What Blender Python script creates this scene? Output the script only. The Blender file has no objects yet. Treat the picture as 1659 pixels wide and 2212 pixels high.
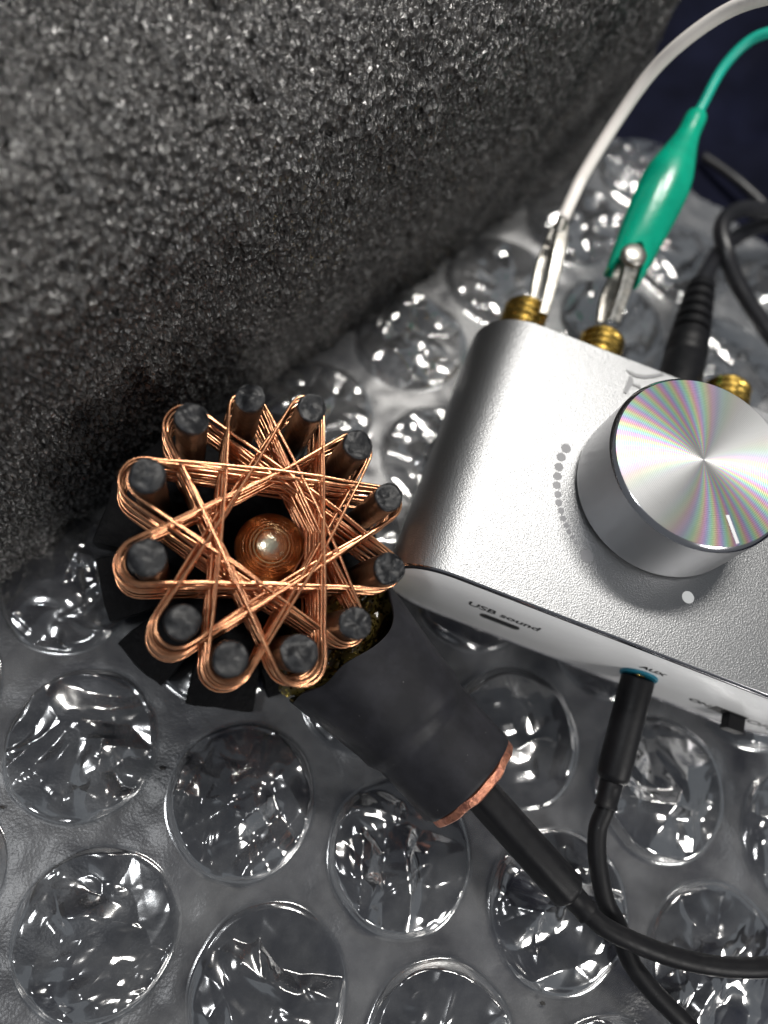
import bpy, math
import numpy as np
from mathutils import Matrix, Vector

# ------------------------------------------------------------------ camera, world, lamps, exposure (all lengths below in centimetres, S turns them into metres)
S = 0.01
sc = bpy.context.scene
COL = sc.collection
TILT, ROLL, CAMH = math.radians(22.3), math.radians(21.1), 13.6
V = np.array([0, math.sin(TILT), -math.cos(TILT)]); U = np.array([0, math.cos(TILT), math.sin(TILT)]); XX = np.array([1., 0, 0])
RT = math.cos(ROLL)*XX + math.sin(ROLL)*U
UP = -math.sin(ROLL)*XX + math.cos(ROLL)*U
cd = bpy.data.cameras.new('camera'); cam = bpy.data.objects.new('camera', cd); COL.objects.link(cam)
cd.sensor_fit = 'HORIZONTAL'; cd.sensor_width = 36.0; cd.lens = 36*1532/1659
cd.clip_start = 0.004; cd.clip_end = 20
m = Matrix.Identity(4)
for i in range(3):
    m[i][0], m[i][1], m[i][2] = RT[i], UP[i], -V[i]
m[2][3] = CAMH*S
cam.matrix_world = m
cd.dof.use_dof = True; cd.dof.focus_distance = 11.3*S; cd.dof.aperture_fstop = 10.5
sc.camera = cam
w = bpy.data.worlds.new('World'); sc.world = w; w.use_nodes = True
bg = w.node_tree.nodes['Background']; bg.inputs[0].default_value = (0.85, 0.92, 1.0, 1); bg.inputs[1].default_value = 0.16
def area(name, loc, target, size, power, col, size_y=None):
    l = bpy.data.lights.new(name, 'AREA'); l.shape = 'DISK'; l.size = size*S; l.energy = power; l.color = col
    if size_y: l.shape = 'RECTANGLE'; l.size_y = size_y*S
    o = bpy.data.objects.new(name, l); COL.objects.link(o); o.location = Vector(loc)*S
    o.rotation_euler = (Vector(target)-Vector(loc)).to_track_quat('-Z', 'Y').to_euler()
    return o
area('desk_lamp', (1.5, 26, 42), (1.5, 5, 1), 18, 2.2, (1.0, 0.965, 0.91), 4.5)
area('right_fill', (34, -17, 27), (-2, 7, 2), 12, 1.25, (1.0, 0.975, 0.94))  # added fill from the right to brighten the block wall
area('left_fill', (-17, -12, 50), (0, 3, 1), 6, .7, (0.96, 0.98, 1.0))  # added fill that brightens the bubbles at lower left
sc.view_settings.view_transform = 'Standard'; sc.view_settings.look = 'None'
sc.view_settings.exposure = 0.0; sc.view_settings.gamma = 1.0; sc.view_settings.use_curve_mapping = False
sc.render.engine = 'CYCLES'
sc.cycles.use_denoising = True
sc.cycles.max_bounces = 9; sc.cycles.transparent_max_bounces = 24; sc.cycles.caustics_reflective = True; sc.cycles.caustics_refractive = False
sc.cycles.sample_clamp_indirect = 4.0

# ------------------------------------------------------------------ numpy noise
def _h(ix, iy, iz, s):
    n = (ix.astype(np.int64)*374761393 + iy.astype(np.int64)*668265263 + iz.astype(np.int64)*2147483647*3 + s*974711) & 0xffffffff
    n = ((n ^ (n >> 13))*1274126177) & 0xffffffff
    n = ((n ^ (n >> 16))*2246822519) & 0xffffffff
    return ((n ^ (n >> 15)) & 0xffffff)/float(0xffffff)
def vnoise(p, s=0):
    p = np.asarray(p, float); i = np.floor(p); f = p-i; f = f*f*f*(f*(f*6-15)+10); r = 0
    for a in (0, 1):
        for b in (0, 1):
            for c in (0, 1):
                wgt = (f[:, 0] if a else 1-f[:, 0])*(f[:, 1] if b else 1-f[:, 1])*(f[:, 2] if c else 1-f[:, 2])
                r = r + wgt*_h(i[:, 0]+a, i[:, 1]+b, i[:, 2]+c, s)
    return r*2-1
def fbm(p, s=0, o=3):
    r = 0; a = 1.0; p = np.asarray(p, float)
    for k in range(o):
        r = r + a*vnoise(p*(2.03**k), s+17*k); a *= .5
    return r
def worley(p, s=0):
    p = np.asarray(p, float); i = np.floor(p); b1 = np.full(len(p), 9.); b2 = np.full(len(p), 9.)
    for a in (-1, 0, 1):
        for b in (-1, 0, 1):
            for c in (-1, 0, 1):
                q = i+np.array([a, b, c])
                pt = q+np.c_[_h(q[:, 0], q[:, 1], q[:, 2], s), _h(q[:, 0], q[:, 1], q[:, 2], s+1), _h(q[:, 0], q[:, 1], q[:, 2], s+2)]
                d = np.sqrt(((pt-p)**2).sum(1))
                b2 = np.where(d < b1, b1, np.minimum(b2, d)); b1 = np.minimum(b1, d)
    return b1, b2

# ------------------------------------------------------------------ object helpers
WL = {}
def empty(name, loc, label, cat, group=None):
    o = bpy.data.objects.new(name, None); COL.objects.link(o); o.empty_display_size = 0.005
    WL[o.name] = np.array(loc, float); o.location = Vector(loc)*S
    tag(o, label, cat, group); return o
def tag(o, label=None, cat=None, group=None, kind=None):
    if label: o['label'] = label
    if cat: o['category'] = cat
    if group: o['group'] = group
    if kind: o['kind'] = kind
    return o
def obj(name, verts, faces, mat, parent=None, smooth=True, origin=None, autosharp=None):
    v = np.asarray(verts, float); c = np.array(origin, float) if origin is not None else (v.min(0)+v.max(0))/2
    me = bpy.data.meshes.new(name)
    faces = np.asarray(faces) if not isinstance(faces, list) else faces
    me.from_pydata(((v-c)*S).tolist(), [], faces if isinstance(faces, list) else faces.tolist())
    me.materials.append(mat)
    me.polygons.foreach_set('use_smooth', [smooth]*len(me.polygons))
    if autosharp: me.set_sharp_from_angle(angle=math.radians(autosharp))
    me.update()
    o = bpy.data.objects.new(name, me); COL.objects.link(o)
    WL[o.name] = c
    if parent is not None:
        o.parent = parent; o.location = Vector(c-WL[parent.name])*S
    else: o.location = Vector(c)*S
    return o
def grid_faces(nu, nv, closed_v=False):
    a = np.arange(nu-1)[:, None]*nv; b = np.arange(nv if closed_v else nv-1)[None, :]; b2 = (b+1) % nv
    return np.stack([a+b, a+b2, a+nv+b2, a+nv+b], -1).reshape(-1, 4)
def norm(v): v = np.asarray(v, float); return v/np.linalg.norm(v)
def frame(axis):
    a = norm(axis); t = np.array([0, 0, 1.]) if abs(a[2]) < .9 else np.array([1., 0, 0])
    e1 = norm(np.cross(t, a)); return e1, np.cross(a, e1), a
def spline(P, n=12):
    P = np.asarray(P, float); Q = np.vstack([2*P[0]-P[1], P, 2*P[-1]-P[-2]]); out = []
    for i in range(1, len(Q)-2):
        p0, p1, p2, p3 = Q[i-1], Q[i], Q[i+1], Q[i+2]
        for k in range(n):
            t = k/n
            out.append(.5*((2*p1)+(-p0+p2)*t+(2*p0-5*p1+4*p2-p3)*t*t+(-p0+3*p1-3*p2+p3)*t**3))
    out.append(P[-1]); return np.array(out)
def tube(P, r, n=16, caps=True, squash=None):
    """verts/faces of a tube along P with parallel transported rings"""
    P = np.asarray(P, float); N = len(P); r = np.broadcast_to(np.asarray(r, float), (N,))
    T = np.gradient(P, axis=0); T /= np.linalg.norm(T, axis=1)[:, None]+1e-12
    e = frame(T[0])[0]; E = []
    for t in T:
        e = e-t*(e@t); e = e/np.linalg.norm(e); E.append(e)
    E = np.array(E); B = np.cross(T, E); th = np.arange(n)/n*2*np.pi
    ring = E[:, None, :]*np.cos(th)[None, :, None]+B[:, None, :]*np.sin(th)[None, :, None]
    v = (P[:, None, :]+ring*r[:, None, None]).reshape(-1, 3)
    f = grid_faces(N, n, True).tolist()
    if caps: f += [list(range(n))[::-1], [(N-1)*n+k for k in range(n)]]
    return v, f
def lathe(prof, o, axis, n=48, e1=None, fn=None):
    """prof: (radius, height) pairs along axis from o; closes ends with radius 0"""
    E1, E2, A = frame(axis)
    if e1 is not None: E1 = norm(e1); E2 = np.cross(A, E1)
    prof = np.asarray(prof, float); th = np.arange(n)/n*2*np.pi
    R = np.repeat(prof[:, 0][:, None], n, 1); H = np.repeat(prof[:, 1][:, None], n, 1); TH = np.repeat(th[None, :], len(prof), 0)
    if fn: R, H = fn(R, H, TH)
    v = np.asarray(o, float)+R[..., None]*(np.cos(TH)[..., None]*E1+np.sin(TH)[..., None]*E2)+H[..., None]*A
    return v.reshape(-1, 3), grid_faces(len(prof), n, True).tolist()
def loft(rings, cap0=True, cap1=True):
    n = len(rings[0]); v = np.vstack(rings); f = grid_faces(len(rings), n, True).tolist()
    if cap0: f.append(list(range(n))[::-1])
    if cap1: f.append([(len(rings)-1)*n+k for k in range(n)])
    return v, f
def merge(*parts):
    V_, F_ = [], []; k = 0
    for v, f in parts:
        V_.append(np.asarray(v, float)); F_ += [[i+k for i in q] for q in (f if isinstance(f, list) else f.tolist())]; k += len(v)
    return np.vstack(V_), F_
def prism(poly2, o, ex, ey, ez, h0, h1):
    """polygon (x,y) extruded from h0 to h1 along ez"""
    p = np.asarray(poly2, float); o = np.asarray(o, float); b = o+p[:, :1]*np.asarray(ex)+p[:, 1:]*np.asarray(ey); n = len(p)
    v = np.vstack([b+np.asarray(ez)*h0, b+np.asarray(ez)*h1])
    f = [list(range(n))[::-1], list(range(n, 2*n))]+[[i, (i+1) % n, n+(i+1) % n, n+i] for i in range(n)]
    return v, f
def disc_poly(cx, cy, r, n=28): t = np.arange(n)/n*2*np.pi; return np.c_[cx+r*np.cos(t), cy+r*np.sin(t)]

# ------------------------------------------------------------------ materials
class NT:
    def __init__(s, name):
        s.m = bpy.data.materials.new(name); s.m.use_nodes = True; s.t = s.m.node_tree; s.n = s.t.nodes; s.n.clear()
        s.out = s.n.new('ShaderNodeOutputMaterial')
    def __call__(s, typ, inp=None, **kw):
        n = s.n.new('ShaderNode'+typ)
        for k, v in kw.items(): setattr(n, k, v)
        for k, v in (inp or {}).items():
            sk = n.inputs[k]
            if isinstance(v, bpy.types.NodeSocket): s.t.links.new(v, sk)
            else: sk.default_value = v
        return n
    def link(s, a, b): s.t.links.new(a, b)
    def done(s, sock): s.t.links.new(sock, s.out.inputs[0]); return s.m
def rgb(c): return (c[0], c[1], c[2], 1)
def ramp(nt, fac, stops):
    r = nt('ValToRGB', {'Fac': fac}); el = r.color_ramp.elements
    while len(el) < len(stops): el.new(.5)
    for e, (p, c) in zip(el, stops): e.position = p; e.color = rgb(c) if not np.isscalar(c) else (c, c, c, 1)
    return r.outputs[0]
def principled(name, col, rough=.5, metal=0., dust=None, bump=None, colvar=None, roughvar=None, spec=.5, coat=0., **extra):
    """bump: list of (scale per cm, height cm, stretch xyz)"""
    nt = NT(name); tc = nt('TexCoord').outputs['Object']
    b = nt('BsdfPrincipled', {'Base Color': rgb(col), 'Roughness': rough, 'Metallic': metal, 'Specular IOR Level': spec, 'Coat Weight': coat})
    for k, v in extra.items(): b.inputs[k].default_value = v
    if colvar:
        sc_, c2, lo, hi = colvar
        nz = nt('TexNoise', {'Vector': tc, 'Scale': sc_*100, 'Detail': 5., 'Roughness': .65})
        f = nt('MapRange', {0: nz.outputs[0], 1: lo, 2: hi})
        mx = nt('Mix', {0: f.outputs[0], 6: rgb(col), 7: rgb(c2)}, data_type='RGBA'); nt.link(mx.outputs[2], b.inputs['Base Color'])
    if dust:      # sparse lint and dust specks lying on the surface
        dsc, rad_, keep = dust
        vo = nt('TexVoronoi', {'Vector': tc, 'Scale': dsc*100}); sp_ = nt('SeparateColor', {0: vo.outputs['Color']})
        a_ = nt('Math', {0: vo.outputs['Distance'], 1: rad_}, operation='LESS_THAN'); b_ = nt('Math', {0: sp_.outputs[0], 1: keep}, operation='GREATER_THAN')
        f_ = nt('Math', {0: a_.outputs[0], 1: b_.outputs[0]}, operation='MULTIPLY'); f2_ = nt('Math', {0: f_.outputs[0], 1: sp_.outputs[1]}, operation='MULTIPLY')
        src = b.inputs['Base Color'].links[0].from_socket if b.inputs['Base Color'].links else None
        mx = nt('Mix', {0: f2_.outputs[0], 6: src if src else rgb(col), 7: (.13, .13, .13, 1)}, data_type='RGBA'); nt.link(mx.outputs[2], b.inputs['Base Color'])
    if roughvar:
        sc_, lo, hi = roughvar
        nz = nt('TexNoise', {'Vector': tc, 'Scale': sc_*100, 'Detail': 4.})
        f = nt('MapRange', {0: nz.outputs[0], 1: .3, 2: .7, 3: lo, 4: hi}); nt.link(f.outputs[0], b.inputs['Roughness'])
    last = None
    for bs in (bump or []):
        sc_, hgt = bs[0], bs[1]; vec = tc
        if len(bs) > 2: vec = nt('Mapping', {'Vector': tc, 'Scale': bs[2]}).outputs[0]
        nz = nt('TexNoise', {'Vector': vec, 'Scale': sc_*100, 'Detail': 3., 'Roughness': .6})
        bp = nt('Bump', {'Height': nz.outputs[0], 'Distance': hgt*S, 'Strength': 1.})
        if last: nt.link(last, bp.inputs['Normal'])
        last = bp.outputs[0]
    if last: nt.link(last, b.inputs['Normal'])
    return nt.done(b.outputs[0])

M = {}
M['copper'] = principled('copper_wire', (.84, .42, .225), .26, 1., bump=[(9, .004)], colvar=(3, (.52, .22, .12), .42, .7))
M['pipe'] = principled('copper_pipe', (.62, .27, .17), .42, 1., bump=[(9, .03), (30, .01)], colvar=(7, (.30, .12, .09), .45, .62))
M['bronze'] = principled('polished_bronze', (.66, .40, .20), .25, 1., bump=[(20, .003)])
M['char'] = principled('charred_peg_end', (.006, .0063, .0075), .44, 0., bump=[(9, .008), (40, .006)], colvar=(20, (.016, .0165, .018), .5, .75), roughvar=(9, .36, .55), spec=.4)
M['pegside'] = principled('copper_bounce_peg', (.012, .008, .006), .3, 0., bump=[(7, .02, (1, 1, .4)), (40, .004)], colvar=(4, (.045, .022, .010), .45, .7))  # brown tint paints light bounced from the copper onto the dark pegs
M['blackwood'] = principled('black_wood', (.003, .003, .0035), .58, 0., bump=[(5, .03), (25, .008)], colvar=(5, (.006, .006, .007), .5, .75), spec=.06)
M['sleeve'] = principled('heat_shrink', (.008, .008, .010), .5, 0., bump=[(1.2, .012), (70, .0022)], colvar=(1.5, (.017, .017, .021), .4, .7), roughvar=(2.2, .44, .6), spec=.2, dust=(9, .09, .86))
M['rubber'] = principled('black_rubber', (.005, .005, .006), .46, 0., bump=[(45, .003)], roughvar=(6, .4, .56), spec=.2, dust=(9, .08, .9))
M['cordblack'] = principled('black_cord_plastic', (.008, .008, .010), .36, 0., bump=[(25, .002)])
M['white_cord'] = principled('white_cord_plastic', (.72, .68, .64), .45, 0., bump=[(14, .003)], colvar=(2, (.60, .56, .52), .5, .8))
M['green'] = principled('green_plastic', (.0, .27, .165), .24, 0., bump=[(3, .006)], colvar=(1.5, (.0, .22, .135), .45, .7))
M['green_cord'] = principled('green_cord_plastic', (.0, .30, .22), .42, 0.)
M['steel'] = principled('nickel_steel', (.38, .37, .34), .36, 1., bump=[(10, .006)], colvar=(8, (.26, .24, .21), .45, .7), roughvar=(10, .32, .5))
M['gold'] = principled('gold_plate', (.83, .55, .13), .2, 1., bump=[(20, .003)], roughvar=(8, .14, .3))
M['dark'] = principled('dark_hole', (.006, .006, .006), .6)
M['white_panel'] = principled('white_acrylic', (.78, .78, .78), .25, 0., bump=[(3, .0015)])
M['ink'] = principled('black_print', (.012, .012, .014), .45)
M['dot'] = principled('grey_print_dot', (.20, .20, .21), .5)
M['teal'] = principled('teal_plastic', (.01, .13, .19), .35)
M['rear'] = principled('black_rear_panel', (.02, .02, .02), .4)
M['crumb'] = principled('dark_crumb', (.012, .010, .009), .7)
M['chamfer'] = principled('polished_edge', (.55, .54, .56), .14, 1.)

def aluminium():
    nt = NT('bead_blasted_aluminium'); tc = nt('TexCoord').outputs['Object']
    n1 = nt('TexNoise', {'Vector': tc, 'Scale': 7000., 'Detail': 1., 'Roughness': .6})
    n2 = nt('TexVoronoi', {'Vector': tc, 'Scale': 3600.})
    mxh = nt('Math', {0: n1.outputs[0], 1: n2.outputs[0]}, operation='ADD')
    bp = nt('Bump', {'Height': mxh.outputs[0], 'Distance': .0034*S, 'Strength': 1.})
    b = nt('BsdfPrincipled', {'Base Color': (.29, .294, .30, 1), 'Metallic': 1., 'Roughness': .42, 'Normal': bp.outputs[0]})
    return nt.done(b.outputs[0])
M['alu'] = aluminium()
def knob_side():
    nt = NT('turned_aluminium_side'); tc = nt('TexCoord').outputs['Object']
    mp = nt('Mapping', {'Vector': tc, 'Scale': (20, 20, 5200)})
    nz = nt('TexNoise', {'Vector': mp.outputs[0], 'Scale': 1., 'Detail': 2.})
    bp = nt('Bump', {'Height': nz.outputs[0], 'Distance': .0012*S, 'Strength': .8})
    tg = nt('Tangent', direction_type='RADIAL', axis='Z')
    b = nt('BsdfPrincipled', {'Base Color': (.42, .42, .43, 1), 'Metallic': 1., 'Roughness': .32, 'Anisotropic': .6, 'Anisotropic Rotation': .25, 'Normal': bp.outputs[0], 'Tangent': tg.outputs[0]})
    return nt.done(b.outputs[0])
M['knobside'] = knob_side()
def knob_top():
    # concentric lathe grooves: rainbow sheen painted into the base colour by view angle
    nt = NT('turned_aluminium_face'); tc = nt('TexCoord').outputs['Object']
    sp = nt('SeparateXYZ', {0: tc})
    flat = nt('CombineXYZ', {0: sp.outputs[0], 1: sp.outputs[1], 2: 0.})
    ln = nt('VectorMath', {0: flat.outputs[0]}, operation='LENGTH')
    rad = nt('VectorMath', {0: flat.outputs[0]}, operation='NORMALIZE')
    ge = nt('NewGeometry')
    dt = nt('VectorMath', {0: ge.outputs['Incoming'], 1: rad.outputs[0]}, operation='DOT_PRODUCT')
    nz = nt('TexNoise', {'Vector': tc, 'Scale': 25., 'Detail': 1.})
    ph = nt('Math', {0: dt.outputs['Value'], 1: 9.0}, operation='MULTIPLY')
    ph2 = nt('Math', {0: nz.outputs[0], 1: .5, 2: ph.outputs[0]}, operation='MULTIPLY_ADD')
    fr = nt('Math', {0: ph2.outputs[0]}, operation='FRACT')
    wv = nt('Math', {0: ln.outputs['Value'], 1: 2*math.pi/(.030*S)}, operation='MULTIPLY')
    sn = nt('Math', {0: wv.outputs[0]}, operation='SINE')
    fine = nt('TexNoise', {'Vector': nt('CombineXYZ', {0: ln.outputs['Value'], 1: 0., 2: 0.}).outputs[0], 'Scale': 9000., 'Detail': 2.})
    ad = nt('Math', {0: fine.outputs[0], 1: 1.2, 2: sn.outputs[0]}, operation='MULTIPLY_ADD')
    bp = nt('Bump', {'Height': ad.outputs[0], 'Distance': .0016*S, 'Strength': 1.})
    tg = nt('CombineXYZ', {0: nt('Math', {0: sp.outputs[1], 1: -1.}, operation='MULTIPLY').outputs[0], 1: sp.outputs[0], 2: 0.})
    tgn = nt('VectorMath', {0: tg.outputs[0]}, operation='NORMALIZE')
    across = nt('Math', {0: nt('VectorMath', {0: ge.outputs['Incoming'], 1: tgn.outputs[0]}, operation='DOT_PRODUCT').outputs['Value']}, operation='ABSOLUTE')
    sat = nt('MapRange', {0: across.outputs[0], 1: .12, 2: .5, 3: 0., 4: .40})  # limits the painted rainbow to two opposite fans
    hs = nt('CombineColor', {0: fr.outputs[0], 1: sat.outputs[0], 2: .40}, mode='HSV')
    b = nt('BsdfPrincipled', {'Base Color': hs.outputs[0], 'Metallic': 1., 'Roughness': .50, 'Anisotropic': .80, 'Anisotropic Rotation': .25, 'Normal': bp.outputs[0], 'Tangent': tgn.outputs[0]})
    return nt.done(b.outputs[0])
M['knobtop'] = knob_top()
def stone():
    nt = NT('porous_black_stone'); tc = nt('TexCoord').outputs['Object']
    mp = nt('Mapping', {'Vector': tc, 'Scale': (1, 1, .55)}).outputs[0]
    n1 = nt('TexNoise', {'Vector': mp, 'Scale': 1500., 'Detail': 4., 'Roughness': .7})
    n2 = nt('TexNoise', {'Vector': tc, 'Scale': 90., 'Detail': 4.})
    vo = nt('TexVoronoi', {'Vector': mp, 'Scale': 1050.})
    c = ramp(nt, n1.outputs[0], [(.30, (.026, .025, .024)), (.55, (.062, .059, .057)), (.75, (.14, .133, .128))])
    mx = nt('Mix', {0: nt('MapRange', {0: n2.outputs[0], 1: .3, 2: .7, 3: .7, 4: 1.}).outputs[0], 6: (.012, .012, .012, 1), 7: c}, data_type='RGBA')
    b1 = nt('Bump', {'Height': n1.outputs[0], 'Distance': .035*S, 'Strength': 1.})
    b2 = nt('Bump', {'Height': vo.outputs[0], 'Distance': .12*S, 'Strength': 1., 'Normal': b1.outputs[0]})
    b = nt('BsdfPrincipled', {'Base Color': mx.outputs[2], 'Roughness': .15, 'Specular IOR Level': 1., 'Normal': b2.outputs[0]})
    return nt.done(b.outputs[0])
M['stone'] = stone()
def film(clear):
    nt = NT('clear_bubble_film' if clear else 'milky_fused_film'); tc = nt('TexCoord').outputs['Object']
    n1 = nt('TexNoise', {'Vector': tc, 'Scale': 160. if clear else 90., 'Detail': 5., 'Roughness': .6})
    n2 = nt('TexNoise', {'Vector': tc, 'Scale': 2200., 'Detail': 2.})
    bp = nt('Bump', {'Height': n1.outputs[0], 'Distance': (.003 if clear else .02)*S, 'Strength': 1.})
    if not clear: bp = nt('Bump', {'Height': n2.outputs[0], 'Distance': .004*S, 'Strength': 1., 'Normal': bp.outputs[0]})
    tr = nt('BsdfTransparent', {0: (.88, .885, .89, 1) if clear else (.80, .81, .82, 1)})
    df = nt('BsdfDiffuse', {0: (.62, .63, .64, 1), 'Normal': bp.outputs[0]})
    tl = nt('BsdfTranslucent', {0: (.6, .6, .61, 1), 'Normal': bp.outputs[0]})
    dd = nt('MixShader', {0: .35, 1: df.outputs[0], 2: tl.outputs[0]})
    fc = nt('MapRange', {0: n1.outputs[0], 1: .42 if clear else .3, 2: .72 if clear else .7, 3: .004 if clear else .06, 4: .075 if clear else .23})
    if not clear:
        fa = nt('Attribute', attribute_name='fused'); ff_ = nt('MapRange', {0: fa.outputs['Fac'], 3: .40, 4: 1.})
        fc = nt('Math', {0: fc.outputs[0], 1: ff_.outputs[0]}, operation='MULTIPLY')
    s1 = nt('MixShader', {0: fc.outputs[0], 1: tr.outputs[0], 2: dd.outputs[0]})
    gl = nt('BsdfGlossy', {0: (1, 1, 1, 1), 'Roughness': .13 if clear else .27, 'Normal': bp.outputs[0]})
    fr = nt('Fresnel', {'IOR': 1.6, 'Normal': bp.outputs[0]})
    f2 = nt('Math', {0: fr.outputs[0], 1: 1.9 if clear else .42}, operation='MULTIPLY')
    if not clear: f2 = nt('Math', {0: f2.outputs[0], 1: ff_.outputs[0]}, operation='MULTIPLY')
    f3 = nt('Math', {0: f2.outputs[0], 1: .6}, operation='MINIMUM')
    s2 = nt('MixShader', {0: f3.outputs[0], 1: s1.outputs[0], 2: gl.outputs[0]})
    return nt.done(s2.outputs[0])
M['film'] = film(False); M['bubble'] = film(True)
def cloth():
    nt = NT('navy_cloth'); tc = nt('TexCoord').outputs['Object']
    n1 = nt('TexNoise', {'Vector': tc, 'Scale': 60., 'Detail': 3.})
    c = ramp(nt, n1.outputs[0], [(.3, (.0035, .004, .009)), (.7, (.0065, .0075, .018))])
    n2 = nt('TexNoise', {'Vector': tc, 'Scale': 3000., 'Detail': 2.})
    bp = nt('Bump', {'Height': n2.outputs[0], 'Distance': .01*S, 'Strength': .7})
    b = nt('BsdfPrincipled', {'Base Color': c, 'Roughness': .75, 'Specular IOR Level': .04, 'Normal': bp.outputs[0], 'Sheen Weight': .0, 'Sheen Tint': (.35, .42, .8, 1)})
    return nt.done(b.outputs[0])
M['cloth'] = cloth()
def resin():
    nt = NT('gold_glitter_resin'); tc = nt('TexCoord').outputs['Object']
    vo = nt('TexVoronoi', {'Vector': tc, 'Scale': 1900., 'Randomness': 1.})
    sep = nt('SeparateColor', {0: vo.outputs['Color']})
    fl = nt('Math', {0: sep.outputs[0], 1: .62}, operation='GREATER_THAN')
    ge = nt('NewGeometry')
    off = nt('VectorMath', {0: vo.outputs['Color'], 1: (.5, .5, .5)}, operation='SUBTRACT')
    of2 = nt('VectorMath', {0: off.outputs[0], 'Scale': 1.5}, operation='SCALE')
    nn = nt('VectorMath', {0: nt('VectorMath', {0: ge.outputs['Normal'], 1: of2.outputs[0]}, operation='ADD').outputs[0]}, operation='NORMALIZE')
    body = nt('BsdfPrincipled', {'Base Color': (.085, .065, .018, 1), 'Roughness': .18, 'Coat Weight': .6})
    fk = nt('BsdfPrincipled', {'Base Color': (.62, .48, .13, 1), 'Metallic': 1., 'Roughness': .25, 'Normal': nn.outputs[0]})
    s = nt('MixShader', {0: fl.outputs[0], 1: body.outputs[0], 2: fk.outputs[0]})
    return nt.done(s.outputs[0])
M['resin'] = resin()

# ------------------------------------------------------------------ setting: navy cloth under everything
def build_cloth():
    xs = np.concatenate([np.linspace(-60, -14, 12)[:-1], np.linspace(-14, 16, 120), np.linspace(16, 60, 12)[1:]])
    ys = np.concatenate([np.linspace(-40, -8, 10)[:-1], np.linspace(-8, 34, 150), np.linspace(34, 80, 14)[1:]])
    Xg, Yg = np.meshgrid(xs, ys, indexing='ij'); p = np.c_[Xg.ravel(), Yg.ravel(), np.zeros(Xg.size)]
    z = -.16+.05*fbm(p*.25, 5, 2)
    # folds behind the wrap, running away to the upper right
    u = (p[:, 0]-4.4)*.96-(p[:, 1]-16.5)*.27
    wgt = np.clip((p[:, 1]-17.5-.35*(p[:, 0]-3))/3.5, 0, 1); wgt = wgt*wgt*(3-2*wgt)
    uu = u+.5*vnoise(p*.2, 9)
    z = z+wgt*(.9*np.exp(-((uu-.9)/.55)**2)+.5*np.exp(-((uu+1.3)/.8)**2)+1.1*np.exp(-((uu-3.6)/.8)**2)+.35*fbm(p*.35, 12, 2))
    p[:, 2] = z
    o = obj('ground_cloth', p, grid_faces(len(xs), len(ys)), M['cloth'], origin=(0, 0, 0)); o['kind'] = 'structure'
build_cloth()

# ------------------------------------------------------------------ bubble wrap
RB = 1.27
A0 = np.array([-3.44, -.56]); LA = np.array([2.935, .095]); LB = np.array([1.55, -2.50])
def wrap_inside(x, y):
    e1 = (x-9.24)*(.37+.93)-(y-.37)*(9.24-8.5)   # cut corner, lower right
    top = 18.55-.36*(x-2.3)
    return (e1 < 0) & (y < top) & (x < 14)
centres = []
for i in range(-8, 9):
    for j in range(-9, 5):
        c = A0+i*LA+j*LB
        if -7.5 < c[0] < 12.6 and -6.5 < c[1] < 18.6: centres.append(c)
rs = np.random.RandomState(4)
def brick_side(c): # >0 in front of the block
    return (c[0]+6.18)*.892-(c[1]-1.65)*.452
def seen(c):
    return brick_side(c) > -1.2 and wrap_inside(c[0]-.5, c[1]+0) and c[0] < 11.2 and not (-1 < 0 and c[0] < -6.6)
centres = [c for c in centres if seen(c)]
def low(c):  # bubbles pressed flat below the things standing on the wrap
    x, y = c
    if -.6 < x < 9.6 and 2.9 < y < 10: return True
    if (x+2)**2+(y-3.5)**2 < 3.0**2: return True
    d = np.array([2.83, 1.14])-np.array([.17, 2.36]); t = np.clip(((c-np.array([.17, 2.36]))@d)/(d@d), 0, 1.0)
    return np.linalg.norm(c-np.array([.17, 2.36])-t*d) < 1.5
wrap = empty('bubble_wrap', (3, 4, 0), 'clear bubble wrap sheet with crumpled popped bubbles spread over dark cloth', 'bubble wrap')
def build_film():
    xs = np.arange(-8, 14.01, .07); ys = np.arange(-7, 19.6, .07)
    Xg, Yg = np.meshgrid(xs, ys, indexing='ij'); p = np.c_[Xg.ravel(), Yg.ravel()]
    kill = np.zeros(len(p), bool)
    jag = .10*vnoise(np.c_[p*1.6, np.zeros(len(p))], 3)+.05*vnoise(np.c_[p*6, np.zeros(len(p))], 4)
    kill |= ~wrap_inside(p[:, 0]+jag, p[:, 1]+jag)
    q = np.c_[p, np.zeros(len(p))]
    q[:, 2] = .035*fbm(q*.8, 2, 2)+.012*vnoise(q*3.1, 8)+.012*np.abs(vnoise(q*np.array([.8, 1.5, 1]), 18))
    f = grid_faces(len(xs), len(ys)); f = f[~kill[f].any(1)]
    used = np.unique(f); mp = -np.ones(len(q), int); mp[used] = np.arange(len(used))
    o = obj('film', q[used], mp[f], M['film'], wrap, origin=(3, 4, 0))
    dmin = np.min([np.hypot(q[used, 0]-c[0], q[used, 1]-c[1]) for c in centres], 0)
    at_ = o.data.attributes.new('fused', 'FLOAT', 'POINT'); at_.data.foreach_set('value', np.clip((dmin-RB+.05)/.10, 0, 1))
build_film()
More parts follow.
